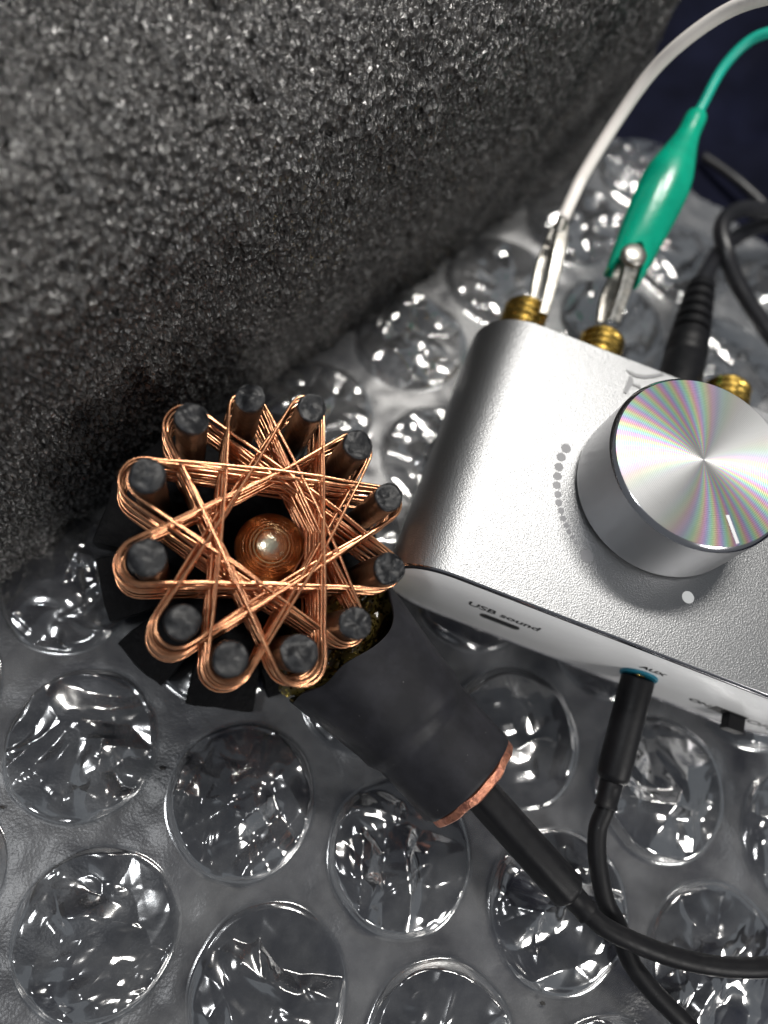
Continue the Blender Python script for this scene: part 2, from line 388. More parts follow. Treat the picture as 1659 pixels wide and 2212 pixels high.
def crumple(x, y, seed):
    """folded film: pleats with straight sharp ridges, long pinched creases and small puckers (height in cm)"""
    r = np.random.RandomState(seed); p3 = np.c_[x, y, np.zeros_like(x)]
    wx = x+.11*vnoise(p3*1.1+seed, 1); wy = y+.11*vnoise(p3*1.1+seed, 3)
    tri = lambda t: 2*np.sqrt((t-np.floor(t+.5))**2+.0005)
    h = np.zeros_like(x)
    def place(m=1.1): a_ = r.rand()*6.283; q_ = m*math.sqrt(r.rand()); return q_*math.cos(a_), q_*math.sin(a_)
    for _ in range(r.randint(5, 8)):      # broad pleats over part of the cap
        th = r.rand()*3.14; lam = r.uniform(.4, 1.5); sl = r.uniform(.15, .5)
        u = wx*np.cos(th)+wy*np.sin(th); cx, cy = place(); rr = r.uniform(.5, 1.1)
        env = np.clip(1.6-1.6*np.sqrt((wx-cx)**2+(wy-cy)**2)/rr, 0, 1); t = tri(u/lam+r.rand())
        h = h+env*sl*lam/2*(t-.5)
    k = 4; th = r.rand(k)*6.28; g = .5*(.3+.7*r.rand(k)); ox, oy = r.uniform(-.8, .8, (2, k))   # large facets
    h = h-.55*np.max([g[i]*(np.cos(th[i])*(wx-ox[i])+np.sin(th[i])*(wy-oy[i])) for i in range(k)], 0)
    for _ in range(r.randint(10, 16)):      # long thin creases
        th = r.rand()*3.14; cx, cy = place(); d = (wx-cx)*np.cos(th)+(wy-cy)*np.sin(th); t = (wy-cy)*np.cos(th)-(wx-cx)*np.sin(th)
        h = h+r.uniform(.012, .045)*r.choice([-1, 1, 1])*np.exp(-np.sqrt(d*d+.0004)/.034)*np.clip(1-(t/r.uniform(.25, .9))**2, 0, 1)
    for _ in range(r.randint(1, 4)):      # short puckers
        cx, cy = place(); th = r.rand()*6.28; rr = r.uniform(.2, .4)
        d = (wx-cx)*np.cos(th)+(wy-cy)*np.sin(th); e = np.exp(-(((wx-cx)**2+(wy-cy)**2)/rr**2))
        h = h+r.uniform(.3, .7)*e*(np.abs(d)-.08)
    return h-.03*np.abs(vnoise(np.c_[wx*3, wy*3, p3[:, 2]+seed], 6))
def build_bubble(k, c):
    near = c[1] < 3.2
    n = 121 if near else 81
    g = np.linspace(-1, 1, n); Gx, Gy = np.meshgrid(g, g, indexing='ij')      # square grid mapped evenly onto the disc
    big = np.where(np.abs(Gx) > np.abs(Gy), Gx, Gy); small = np.where(np.abs(Gx) > np.abs(Gy), Gy, Gx)
    ph = np.pi/4*small/np.where(big == 0, 1, big); R_ = np.abs(big)*1.04; sg = np.sign(big)
    cx_ = np.where(np.abs(Gx) > np.abs(Gy), np.cos(ph), np.sin(ph))*sg; cy_ = np.where(np.abs(Gx) > np.abs(Gy), np.sin(ph), np.cos(ph))*sg
    T_ = np.arctan2(cy_, cx_)
    wob = 1+.016*np.sin(2*T_+k)+.010*np.sin(3*T_+3*k)+.007*np.sin(7*T_+2*k)
    x = (R_*RB*cx_*wob).ravel(); y = (R_*RB*cy_*wob).ravel(); rr = R_.ravel()
    pressed = low(c)
    H = .13 if pressed else .19+.06*np.sin(k*2.7)
    cr_ = crumple(x, y, 100+k)
    ang = T_.ravel(); cp = np.c_[np.cos(ang)*1.7+k*3, np.sin(ang)*1.7, 0*ang]
    w0 = .90+.05*vnoise(cp, 5); H = H*(.8+.45*vnoise(cp*1.3+9, 6)*np.clip(rr*1.3-.2, 0, 1)**2)
    wall = 1-np.clip((rr-w0)/(1-w0), 0, 1)**1.6
    e = np.clip((1-rr)/.07, 0, 1)
    z = wall*(H+(.45 if pressed else .9)*(cr_-cr_.mean())*e)
    if pressed: z = np.minimum(z, .34)
    z = np.where(z < .03, .03+.25*(.03-z), z)    # film folded back up off the lower layer
    z = z*np.where(rr <= 1, 1, 0)*np.clip((1-rr)/.03, 0, 1)+.016+.006*np.exp(-((rr-1.0)/.03)**2)
    v = np.c_[c[0]+x, c[1]+y, z]
    f = grid_faces(n, n).tolist()
    obj('bubble', v, f, M['bubble'], wrap, origin=(c[0], c[1], 0))
for k, c in enumerate(centres): build_bubble(k, c)

# ------------------------------------------------------------------ porous block
def build_block():
    o0 = np.array([-6.18, 1.65, 0.03]); t = np.array([.452, .892, 0]); mm = np.array([-.892, .452, 0]); zz = np.array([0, 0, 1.])
    lo = np.array([-6., 0., 0.]); hi = np.array([19.6, 9., 6.8]); RC = 2.1; rc = np.array([RC]*3)
    def face(a, b, na, nb, fixed):
        Ag, Bg = np.meshgrid(a, b, indexing='ij'); p = np.zeros((Ag.size, 3))
        ia, ib, ic, val = fixed; p[:, ia] = Ag.ravel(); p[:, ib] = Bg.ravel(); p[:, ic] = val
        return p, grid_faces(len(a), len(b))
    s_f = np.concatenate([np.arange(-6, -1.5, .2), np.arange(-1.5, 19.6, .030), [19.6]])
    z_f = np.concatenate([np.arange(0, 6.8, .029), [6.8]])
    d_f = np.concatenate([np.arange(0, 5.2, .032), np.arange(5.2, 9.01, .38)])
    d_c = np.concatenate([np.arange(0, 2.5, .06), np.arange(2.5, 9.01, .4)])
    A_ = face(s_f, z_f, 0, 0, (0, 2, 1, 0.)); B_ = face(s_f, d_f, 0, 0, (0, 1, 2, 6.8)); C_ = face(d_c, z_f[::2], 0, 0, (1, 2, 0, 19.6))
    D_ = face(np.linspace(-6, 19.6, 40), np.linspace(0, 6.8, 12), 0, 0, (0, 2, 1, 9.)); E_ = face(np.linspace(0, 9, 12), np.linspace(0, 6.8, 12), 0, 0, (1, 2, 0, -6.))
    v, f = merge(A_, (B_[0], B_[1][:, ::-1]), (C_[0], C_[1]), (D_[0], D_[1][:, ::-1]), (E_[0], E_[1][:, ::-1]))
    inner = np.clip(v, lo+rc, hi-rc); inner[:, 2] = np.minimum(v[:, 2], hi[2]-rc[2])
    d = v-inner; n = d/(np.linalg.norm(d, axis=1)[:, None]+1e-9); rr = 0
    base = inner+n*RC
    base[:, 2] = np.maximum(base[:, 2], 0.0)
    q = base*np.array([1, 1, .62])
    w1, w2 = worley(q*6.5, 21); w3, w4 = worley(q*14+3.3, 31)
    big, _ = worley(q*1.7+.7, 41)
    disp = .10*fbm(q*.55, 1, 2)+.06*fbm(q*2.1, 2, 2)
    disp += .13*(np.clip(w1, 0, .8)-.45)+.075*(np.clip(w3, 0, .8)-.45)
    disp += .022*vnoise(q*24, 5)
    disp -= .22*np.exp(-(big/.13)**2)
    P = base+n*disp[:, None]
    W = o0+P[:, :1]*t+P[:, 1:2]*mm+P[:, 2:]*zz
    o = obj('stone_block', W, f, M['stone'], origin=(-5, 9, 0.03))
    tag(o, 'large dark grey porous block with pitted rough faces behind the coil', 'block')
build_block()

# ------------------------------------------------------------------ coil device
AX = norm([.180, -.120, .976]); E1 = norm(np.cross([0, 1, 0], AX)); E2 = np.cross(AX, E1)
CT = np.array([-1.411, 3.084, 4.056]); LROD = 3.55; CB = CT-AX*LROD
def cl(r, deg, h): a = math.radians(deg); return CB+r*(math.cos(a)*E1+math.sin(a)*E2)+h*AX
def clxy(x, y, h): return CB+x*E1+y*E2+h*AX
coil = empty('copper_coil_wand', CB, 'star-wound copper wire coil on twelve black pegs with black sleeve handle', 'coil')
RODS = [(1.88, 123.4), (1.92, 96.3), (1.80, 68.1), (1.82, 38.2), (1.81, 6.3), (1.80, -25.7), (1.83, -52.9), (1.86, -81.9), (1.79, -108.5), (1.71, -141.8), (1.79, -178.7), (1.87, 150.7)]
RR = [.212, .215, .228, .212, .235, .228, .262, .248, .238, .248, .242, .236]
# base: hub disc and black blocks round it
def hub_fn(R, H, T): return R*(1+.03*np.sin(3*T)+.02*np.sin(7*T)), H
v, f = lathe([(0, -.1), (1.5, -.1), (1.78, -.06), (1.85, .2), (1.8, .36), (1.5, .38), (0, .36)], CB, AX, 60, E1, hub_fn)
obj('base_disc', v, f, M['blackwood'], coil, autosharp=40)
rs = np.random.RandomState(11)
for k in range(12):
    ang = -140.+k*30*.0+k*30
    a = math.radians(ang+rs.uniform(-3, 3)); er = math.cos(a)*E1+math.sin(a)*E2; et = np.cross(AX, er)
    lowz = -.30 if er[0] < .2 else 0.02
    r0, r1 = 1.45, 2.72+rs.uniform(-.08, .10); wd = .54+rs.uniform(-.06, .05)
    if er[0] > .35: r1 -= .25
    n_u, n_v, n_w = 9, 9, 5
    # rough bevelled box: subdivided cube pushed out and roughened
    def boxpts():
        P, F = [], []; idx = 0
        for ax_ in range(3):
            for s_ in (-1, 1):
                g = np.linspace(-1, 1, 8); G1, G2 = np.meshgrid(g, g, indexing='ij'); q = np.zeros((64, 3)); o_ = [i for i in range(3) if i != ax_]
                q[:, o_[0]] = G1.ravel(); q[:, o_[1]] = G2.ravel(); q[:, ax_] = s_
                ff = grid_faces(8, 8)
                flip = (s_ > 0) == (ax_ == 1)
                F.append((ff[:, ::-1] if flip else ff)+idx); P.append(q); idx += 64
        return np.vstack(P), np.vstack(F)
    q, F = boxpts()
    hs = np.array([(r1-r0)/2, wd, (.36-lowz)/2]); bev = .05
    w_ = q*hs; inn = np.clip(w_, -(hs-bev), hs-bev); d = w_-inn; L_ = np.linalg.norm(d, axis=1)[:, None]; w_ = np.where(L_ > 1e-9, inn+d/np.maximum(L_, 1e-9)*bev, w_)
    w_ = w_+.035*np.c_[fbm(w_*2.2+k*7, 1, 2), fbm(w_*2.2+k*7+50, 2, 2), fbm(w_*2.2+k*7+90, 3, 2)]
    w_[:, 1] *= 1+.10*(w_[:, 0]/hs[0])
    c = CB+er*(r0+r1)/2+AX*((.36+lowz)/2+rs.uniform(-.05, .05))
    obj('base_block', c+w_[:, :1]*er+w_[:, 1:2]*et+w_[:, 2:]*AX, F, M['blackwood'], coil, autosharp=50)
# pegs
for k, ((r, dg), pr_) in enumerate(zip(RODS, RR)):
    n = 36; base = cl(r, dg, 0)
    lean = .03*np.array([math.sin(k*1.7), math.cos(k*2.3), 0])
    hh = np.linspace(.2, LROD-.03, 26); prof = [(pr_*1.02, h) for h in hh]
    def fn(R, H, T, k=k):
        p = np.c_[np.cos(T).ravel()*1.2+k*9, np.sin(T).ravel()*1.2, H.ravel()*1.4]
        return R*(1+.045*fbm(p, 3, 2).reshape(R.shape)), H
    v, f = lathe(prof, base, AX+lean*.3, n, E1, fn)
    o = obj('peg', v, f, M['pegside'], coil)
    # broken end: rounded rim and rough face
    rad = np.array([1.02, 1.03, 1.02, .985, .93, .82, .68, .52, .36, .2, .06]); hts = np.array([-.075, -.045, -.015, .008, .02, .028, .03, .03, .03, .03, .03])
    def fn2(R, H, T, k=k):
        p = np.c_[(R*np.cos(T)).ravel()*5.5+k*9, (R*np.sin(T)).ravel()*5.5, np.full(R.size, k*3.1)]
        q = np.c_[np.cos(T).ravel()*1.2+k*9, np.sin(T).ravel()*1.2, np.full(R.size, (LROD-.05)*1.4)]
        top = (np.arange(len(rad)) > 2)[:, None]
        step = .05*np.tanh(8*((R*np.cos(T+k*1.3))+.05*np.sin(R*30+k))) if k in (5, 6, 11, 0) else 0*R
        R2 = R*(1+.045*fbm(q, 3, 2).reshape(R.shape)+.03*vnoise(np.c_[np.cos(T).ravel()*4+k, np.sin(T).ravel()*4, 0*T.ravel()], 2).reshape(R.shape)*top)
        return R2, H+(.05*fbm(p*.8, 4, 3).reshape(R.shape)-.06*np.exp(-(worley(p*.45+k, 3)[0]/.28)**2).reshape(R.shape)+step)*top
    v, f = lathe(list(zip(rad*pr_, hts+LROD-.02)), base, AX+lean*.3, n, E1, fn2)
    f = f+[list(range((len(rad)-1)*n, len(rad)*n))]
    obj('peg_end', v, f, M['char'], o)
# copper wire: {12/5} star wound round the outer side of the pegs, layer on layer
def wire_path():
    rw = np.random.RandomState(5); pts = []; NL = 16
    C2 = [np.array([r*math.cos(math.radians(d)), r*math.sin(math.radians(d))]) for r, d in RODS]
    slackmax = [.0, .0, .0, .0, .0, .02, .06, .12, .18, .12, .17, .09]
    below = [.50, .50, .48, .46, .44, .40, .27, .25, .27, .30, .34, .44]
    order = [(5*j+4) % 12 for j in range(12)]
    seq = []
    for L_ in range(NL):
        for j in range(12):
            kk = order[j]; q = 1-L_/(NL-1)          # q: 1 at the bottom layer, 0 at the top
            sl = slackmax[kk]*q**.8+rw.uniform(0, .13)*(1 if kk > 5 else .35+.6*q)
            h = LROD-below[kk]-q*1.75+rw.uniform(-.05, .05)+.08*(j/12.)
            out = C2[kk]/np.linalg.norm(C2[kk])
            seq.append((C2[kk]+out*sl*.75, RR[kk]+.032+sl*.42+rw.uniform(0, .012), h))
    def tang(a, ra, b, rb, side):
        d = b-a; D = np.linalg.norm(d); u = d/D; s = (ra-rb)/D; c = math.sqrt(max(0, 1-s*s)); pv = np.array([-u[1], u[0]])*side
        n_ = u*s+pv*c
        return a+n_*ra, b+n_*rb
    # direction of travel: order steps by +5 in list index, list runs clockwise, so passing outside is on the left
    for i in range(len(seq)):
        a, ra, ha = seq[i]
        pin = tang(seq[i-1][0], seq[i-1][1], a, ra, 1)[1] if i else None
        pout = tang(a, ra, seq[i+1][0], seq[i+1][1], 1)[0] if i < len(seq)-1 else None
        if pin is None: pin = a+(pout-a)
        if pout is None: pout = a+(pin-a)
        t0 = math.atan2(*(pin-a)[::-1]); t1 = math.atan2(*(pout-a)[::-1]); dt = (t1-t0)
        while dt > 0.2: dt -= 2*math.pi      # clockwise
        while dt < -2*math.pi: dt += 2*math.pi
        m_ = 10
        for q in range(m_+1):
            t = t0+dt*q/m_; pts.append((a[0]+ra*math.cos(t), a[1]+ra*math.sin(t), ha+.012*math.sin(q*.6+i)))
        if i < len(seq)-1:
            b = tang(a, ra, seq[i+1][0], seq[i+1][1], 1)[1]; hb = seq[i+1][2]
            bw = .030*rw.randn(2)
            for q in (.12, .3, .5, .7, .88):
                bow = (.008*rw.randn(2)+bw)*math.sin(math.pi*q)
                pp = pout*(1-q)+b*q+bow; pts.append((pp[0], pp[1], ha*(1-q)+hb*q+rw.uniform(-.018, .018)))
    return np.array([clxy(*p) for p in pts])
wp = wire_path()
v, f = tube(wp, .0238, 9)
obj('copper_wire', v, f, M['copper'], coil, origin=CT)
# turned bronze ball in the middle
bc = np.array([-1.60, 3.40, 1.95]); br = .585
prof = []
for a in np.linspace(math.pi*.98, 0.0, 150):
    g = .022*abs(math.sin(a*br/.072*math.pi))-.012 if .40 < a < 2.0 else .0
    prof.append(((br+g)*math.sin(a), (br+g)*math.cos(a)))
tobase = norm(AX*.8+norm(np.array([0, 0, 13.6])-bc)*.35)
v, f = lathe(prof, bc, tobase, 64)
ball = obj('centre_ball', v, f, M['bronze'], coil)
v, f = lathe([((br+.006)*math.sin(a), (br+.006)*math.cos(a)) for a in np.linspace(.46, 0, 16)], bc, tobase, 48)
obj('ball_highlight', v, f, principled('highlight_metal', (.86, .78, .58), .24, 1., bump=[(18, .006)]), ball)  # pale cap added as a painted highlight on the ball's apex
v, f = lathe([(0, -.9), (.42, -.9), (.42, -.3), (.30, -.25)], bc, AX, 32)
obj('ball_stem', v, f, M['blackwood'], coil)
# sleeve handle (heat shrink over copper pipe)
SA, SB_ = np.array([.21, 2.35, 1.65]), np.array([2.86, 1.13, 1.36]); sax = norm(SB_-SA); slen = np.linalg.norm(SB_-SA)
se2 = norm(np.cross(sax, np.cross([0, 0, 1.], sax))); se1 = np.cross(se2, sax)   # se1 horizontal, se2 up
def sleeve_rings():
    rings = []; n = 80; th = np.arange(n)/n*2*np.pi
    for q in np.concatenate([[0.0, .004], np.linspace(.02, .985, 58), [.995, 1.0]]):
        # radius: flared mouth, smooth body, step where the pipe ends inside, smaller rim
        R = 1.17-.17*q/.5 if q < .5 else 1.0
        R = R if q < .56 else 1.0-.075*np.clip((q-.56)/.07, 0, 1)**1.0*1.0
        if q > .63: R = .925-.012*np.sin((q-.63)*9)
        Rv = R*(1+.012*np.sin(3*th+q*5)+.010*np.sin(5*th-q*8))
        sx = 1.03+.05*(1-q); sy = .99-.03*(1-q)
        if q > .99: Rv = Rv-.02*(q-.99)/.01
        x = Rv*np.cos(th)*sx; y = Rv*np.sin(th)*sy
        # uneven cut at the coil end, with a pointed tip on the far side
        cut = (1-q)**2*(-.30*np.exp(-((np.angle(np.exp(1j*(th-.25))))/.42)**2)+.16*np.exp(-((np.angle(np.exp(1j*(th-1.9))))/.7)**2)+.03*np.sin(9*th)+.25*np.exp(-((np.angle(np.exp(1j*(th-1.2))))/.35)**2))
        along = q*slen+cut
        rings.append(SA+along[:, None]*sax+x[:, None]*se1+y[:, None]*se2)
    inner = []
    for q in (0.0, .06, .2):
        Rv = (1.17-.17*q/.5)-.05
        cut = (1-q)**2*(-.30*np.exp(-((np.angle(np.exp(1j*(th-.25))))/.42)**2)+.16*np.exp(-((np.angle(np.exp(1j*(th-1.9))))/.7)**2)+.03*np.sin(9*th)+.25*np.exp(-((np.angle(np.exp(1j*(th-1.2))))/.35)**2))
        inner.insert(0, SA+(q*slen+cut+.0)[:, None]*sax+(Rv*np.cos(th)*1.08)[:, None]*se1+(Rv*np.sin(th)*.96)[:, None]*se2)
    return inner+rings
v, f = loft(sleeve_rings(), cap0=False, cap1=False)
obj('sleeve', v, f, M['sleeve'], coil)
def pipe_fn(R, H, T): return R*(1+.006*np.sin(7*T)+.004*np.sin(17*T)), H+.012*np.sin(5*T)+.01*np.sin(11*T)
v, f = lathe([(.60, slen-1.0), (.62, slen+.13), (.72, slen+.175), (.86, slen+.17), (.905, slen+.14), (.905, slen+.02), (.80, slen-.02), (.78, slen-1.0)], SA, sax, 72, se1, pipe_fn)
obj('copper_pipe', v, f, M['pipe'], coil, autosharp=50)
# glitter resin between the pegs and the sleeve mouth
def resin_mesh():
    n1, n2 = 46, 60; a = np.linspace(0.02, math.pi-.02, n1); b = np.arange(n2)/n2*2*np.pi; Ag, Bg = np.meshgrid(a, b, indexing='ij')
    d = np.c_[(np.sin(Ag)*np.cos(Bg)).ravel(), (np.sin(Ag)*np.sin(Bg)).ravel(), np.cos(Ag).ravel()]
    er = norm(math.cos(math.radians(-23))*E1+math.sin(math.radians(-23))*E2); et = np.cross(AX, er)
    r = 1+.10*fbm(d*2.2, 61, 3)+.05*fbm(d*6, 62, 2)
    c = CB+er*2.06+AX*1.16
    return c+r[:, None]*(d[:, :1]*er*.64+d[:, 1:2]*et*1.30+d[:, 2:]*AX*.80), grid_faces(n1, n2, True).tolist()
v, f = resin_mesh()
obj('glitter_resin', v, f, M['resin'], coil)

# ------------------------------------------------------------------ amplifier
amp = empty('amplifier', (4.4, 6.4, .45), 'silver mini amplifier with large round knob and white front panel', 'amplifier')
XL, XR, ZB, ZT, YF, YB = .42, 8.38, .47, 2.95, 3.78, 9.06
def rprof(inset, n=22):
    # rounded section in X-Z, corners a little softer than circular
    pts = []; r = 1.12-inset; p = 2.25
    for cx, cz, a0 in ((XR-1.12, ZT-1.12, 0), (XL+1.12, ZT-1.12, 90), (XL+1.12, ZB+1.12, 180), (XR-1.12, ZB+1.12, 270)):
        for k in range(n):
            a = math.radians(a0+90*k/(n-1)); ca, sa = math.cos(a), math.sin(a)
            pts.append((cx+r*math.copysign(abs(ca)**(2/p), ca), cz+r*math.copysign(abs(sa)**(2/p), sa)))
    return np.array(pts)
def ring(inset, y): q = rprof(inset); return np.c_[q[:, 0], np.full(len(q), y), q[:, 1]]
ys = np.linspace(YF+.05, YB-.05, 14)
rings = [ring(.13, YF+.10), ring(.13, YF+.012), ring(.115, YF), ring(.045, YF), ring(.012, YF+.014)]
shell_edge = loft(rings+[ring(0, YF+.035)], False, False)
edge_f = [q[::-1] for q in shell_edge[1]]
body = loft([ring(0, YF+.035)]+[ring(0, y) for y in ys]+[ring(0, YB-.03), ring(.03, YB), ring(.12, YB), ring(.12, YB-.1)], False, False)
shell = obj('shell', body[0], [q[::-1] for q in body[1]], M['alu'], amp, autosharp=40)
obj('shell_rim', shell_edge[0], edge_f, M['chamfer'], shell, autosharp=40)
v, f = loft([ring(.135, YF+.30), ring(.135, YF+.03), ring(.15, YF+.02)], True, True)
panel = obj('front_panel', v, [q[::-1] for q in f], M['white_panel'], amp, autosharp=40)
v, f = loft([ring(.13, YB-.06), ring(.13, YB-.3)], True, True)
obj('rear_panel', v, f, M['rear'], amp, autosharp=40)
PY = YF+.02
# lettering on the front panel
def text(s, x0, x1, zc, parent, bold=.0):
    cu = bpy.data.curves.new('t', 'FONT'); cu.body = s; cu.size = 1; cu.extrude = .0; cu.offset = bold; cu.resolution_u = 6
    o = bpy.data.objects.new('t', cu); COL.objects.link(o); dg = bpy.context.evaluated_depsgraph_get()
    me = bpy.data.meshes.new_from_object(o.evaluated_get(dg)); bpy.data.objects.remove(o)
    co = np.zeros(len(me.vertices)*3); me.vertices.foreach_get('co', co); co = co.reshape(-1, 3); fs = [list(p.vertices) for p in me.polygons]
    bpy.data.meshes.remove(me)
    mn, mx = co.min(0), co.max(0); k = (x1-x0)/(mx[0]-mn[0])
    v = np.c_[x0+(co[:, 0]-mn[0])*k, np.full(len(co), PY-.006), zc+(co[:, 1]-.35)*k]
    return obj('lettering', v, fs, M['ink'], parent, smooth=False)
text('USB sound', 1.94, 3.25, 1.88, panel, .022); text('AUX', 5.06, 5.52, 2.02, panel, .026); text('ON', 6.38, 6.76, 1.29, panel, .026); text('OFF', 7.47, 8.0, 1.34, panel, .026)
def slot(x0, x1, z0, z1, r, name, mat, d0=.004, d1=.0):
    n = 8; pts = []
    for cx, cz, a0 in ((x1-r, z1-r, 0), (x0+r, z1-r, 90), (x0+r, z0+r, 180), (x1-r, z0+r, 270)):
        for k in range(n): a = math.radians(a0+90*k/(n-1)); pts.append((cx+r*math.cos(a), cz+r*math.sin(a)))
    return prism(pts, (0, PY, 0), (1, 0, 0), (0, 0, 1), (0, -1, 0), d1, d0)
v, f = slot(2.25, 3.0, 1.38, 1.60, .10, 'usb', None, .008, -.05); up = obj('usb_port', v, f, M['dark'], panel, smooth=False)
v, f = slot(2.38, 2.87, 1.47, 1.52, .015, 'tongue', None, .016, .0); obj('port_tongue', v, f, M['cordblack'], up, smooth=False)
v, f = slot(6.80, 7.42, 1.13, 1.46, .02, 'switch', None, .006, -.05); sw = obj('power_switch', v, f, M['dark'], panel, smooth=False)
v, f = slot(7.08, 7.40, 1.15, 1.40, .02, 'lever', None, .28, .0); obj('switch_lever', v, f, M['rubber'], sw, smooth=False)
ACX, ACZ = 5.28, 1.50
v, f = lathe([(.13, -.02), (.13, .03), (.20, .045), (.315, .045), (.33, .03), (.33, -.02)], (ACX, PY, ACZ), (0, -1, 0), 40); obj('aux_socket', v, f, M['teal'], panel, autosharp=40)
# printed dots of the volume scale
DOTS = [(2.57, 6.73), (2.53, 6.53), (2.54, 6.33), (2.56, 6.15), (2.59, 5.98), (2.65, 5.82), (2.70, 5.68), (2.78, 5.55), (2.85, 5.43), (2.93, 5.33), (3.00, 5.24), (3.08, 5.17), (3.16, 5.10)]
for k, (x, y) in enumerate(DOTS):
    r = .092-.0052*k
    v, f = prism(disc_poly(x, y, r), (0, 0, 0), (1, 0, 0), (0, 1, 0), (0, 0, 1), ZT-.02, ZT+.005); obj('scale_dot', v, f, M['dot'], shell, smooth=False)
v, f = prism(disc_poly(3.39, 4.94, .112), (0, 0, 0), (1, 0, 0), (0, 1, 0), (0, 0, 1), ZT-.02, ZT+.005); obj('scale_dot', v, f, M['dot'], shell, smooth=False)
v, f = prism(disc_poly(5.19, 4.90, .105), (0, 0, 0), (1, 0, 0), (0, 1, 0), (0, 0, 1), ZT-.02, ZT+.005); obj('indicator_light', v, f, principled('led_lens', (.74, .75, .74), .3), shell, smooth=False)
# raised letter F
Fparts = [[(3.24, 8.78), (3.32, 8.72), (3.45, 8.70), (3.62, 8.74), (3.82, 8.86), (3.97, 8.99), (3.90, 9.0), (3.76, 8.90), (3.60, 8.81), (3.45, 8.77), (3.33, 8.78)],
          [(3.33, 8.67), (3.40, 8.67), (3.44, 8.55), (3.58, 8.55), (3.60, 8.50), (3.43, 8.50), (3.36, 8.28), (3.30, 8.28)]]
pr_list = [prism(p, (0, 0, 0), (1, 0, 0), (0, 1, 0), (0, 0, 1), ZT-.03, ZT+.018) for p in Fparts]
v, f = merge(*pr_list); obj('raised_letter', v, f, principled('relief_shading', (.17, .172, .178), .5, 1.), shell, smooth=False)  # darker metal carries the shading of the relief
# knob
KX, KY = 4.36, 6.565
prof = [(1.2, .07), (1.50, .07), (1.535, .09), (1.545, .13)]+[(1.545-.045*t, .13+1.17*t) for t in np.linspace(0.05, 1, 12)]
knob = None
v, f = lathe(prof, (KX, KY, ZT), (0, 0, 1), 128); knob = obj('knob', v, f, M['knobside'], amp, origin=(KX, KY, ZT), autosharp=35)
v, f = lathe([(1.50, 1.30), (1.492, 1.315), (1.440, 1.375), (1.430, 1.38)], (KX, KY, ZT), (0, 0, 1), 128); obj('knob_chamfer', v, f, M['chamfer'], knob, autosharp=35)
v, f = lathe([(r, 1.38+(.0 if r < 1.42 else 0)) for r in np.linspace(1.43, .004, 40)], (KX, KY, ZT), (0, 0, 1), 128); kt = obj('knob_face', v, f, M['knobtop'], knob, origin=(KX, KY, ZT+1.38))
d = norm(np.array([5.12-4.88, 5.37-5.78, 0])); e = np.array([-d[1], d[0], 0])
v, f = prism([(-.24, -.028), (.22, -.028), (.22, .028), (-.24, .028)], (5.0, 5.575, ZT+1.38), d, e, (0, 0, 1), -.01, .006); obj('knob_mark', v, f, principled('knob_mark_metal', (.62, .62, .64), .45, 1.), knob, smooth=False)
v, f = lathe([(.3, -.02), (.3, .2)], (KX, KY, ZT), (0, 0, 1), 24); obj('knob_shaft', v, f, M['rear'], knob)
# gold terminal posts at the back
ZP = 1.72
def post_profile():
    p = [(0.30, -.2), (.36, 0), (.36, .30), (.40, .32)]
    y = .46
    for k in range(5):
        p += [(.425, y), (.46, y+.03), (.46, y+.10), (.425, y+.13)]; y += .165
    p += [(.40, y+.01), (.36, y+.03), (.26, y+.03), (.24, y-.4), (0, y-.42)]
    return p
for x in (1.27, 2.98, 5.80):
    v, f = lathe(post_profile(), (x, YB, ZP), (0, 1, 0), 56); p_ = obj('terminal_post', v, f, M['gold'], amp, autosharp=30)
    # wire hole in the collar: its shade painted as a flat dark disc
    v, f = lathe([(.20, -.02), (.21, .03), (.175, .045), (.15, .02), (.15, -.05)], (x, YB+.30, ZP+.375), (0, 0, 1), 28); obj('hole_rim', v, f, M['gold'], p_)
    v, f = lathe([(.155, .0), (0, .0)], (x, YB+.30, ZP+.385), (0, 0, 1), 28); obj('hole_shade', v, f, M['dark'], p_)

# ------------------------------------------------------------------ crocodile clips
def channel(P, widths, depth, thick, up, bow=.35):
    """folded sheet jaw: U section swept along P; widths per point; opens downwards"""
    P = np.asarray(P, float); T = np.gradient(P, axis=0); T /= np.linalg.norm(T, axis=1)[:, None]; rings = []
    for p, t, w_ in zip(P, T, widths):
        sd = norm(np.cross(t, up)); u = np.cross(sd, t); hw = w_/2
        out = [(-hw, -depth), (-hw, -.02), (-hw*.75, bow*hw*.7), (0, bow*hw), (hw*.75, bow*hw*.7), (hw, -.02), (hw, -depth)]
        inn = [(hw-thick, -depth), (hw-thick, -.03), (0, bow*hw-thick), (-hw+thick, -.03), (-hw+thick, -depth)]
        rings.append(np.array([p+a*sd+b*u for a, b in out+inn]))
    return loft(rings)
def teeth(P0, P1, side, up, n, size):
    parts = []
    for k in range(n):
        c = P0+(P1-P0)*(k+.5)/n; t = norm(P1-P0)
        parts.append(prism([(-size*.6, 0), (size*.6, 0), (0, size)], c, t, up, side, -.02, .02))
    return merge(*parts)
upv = np.array([0, 0, 1.])
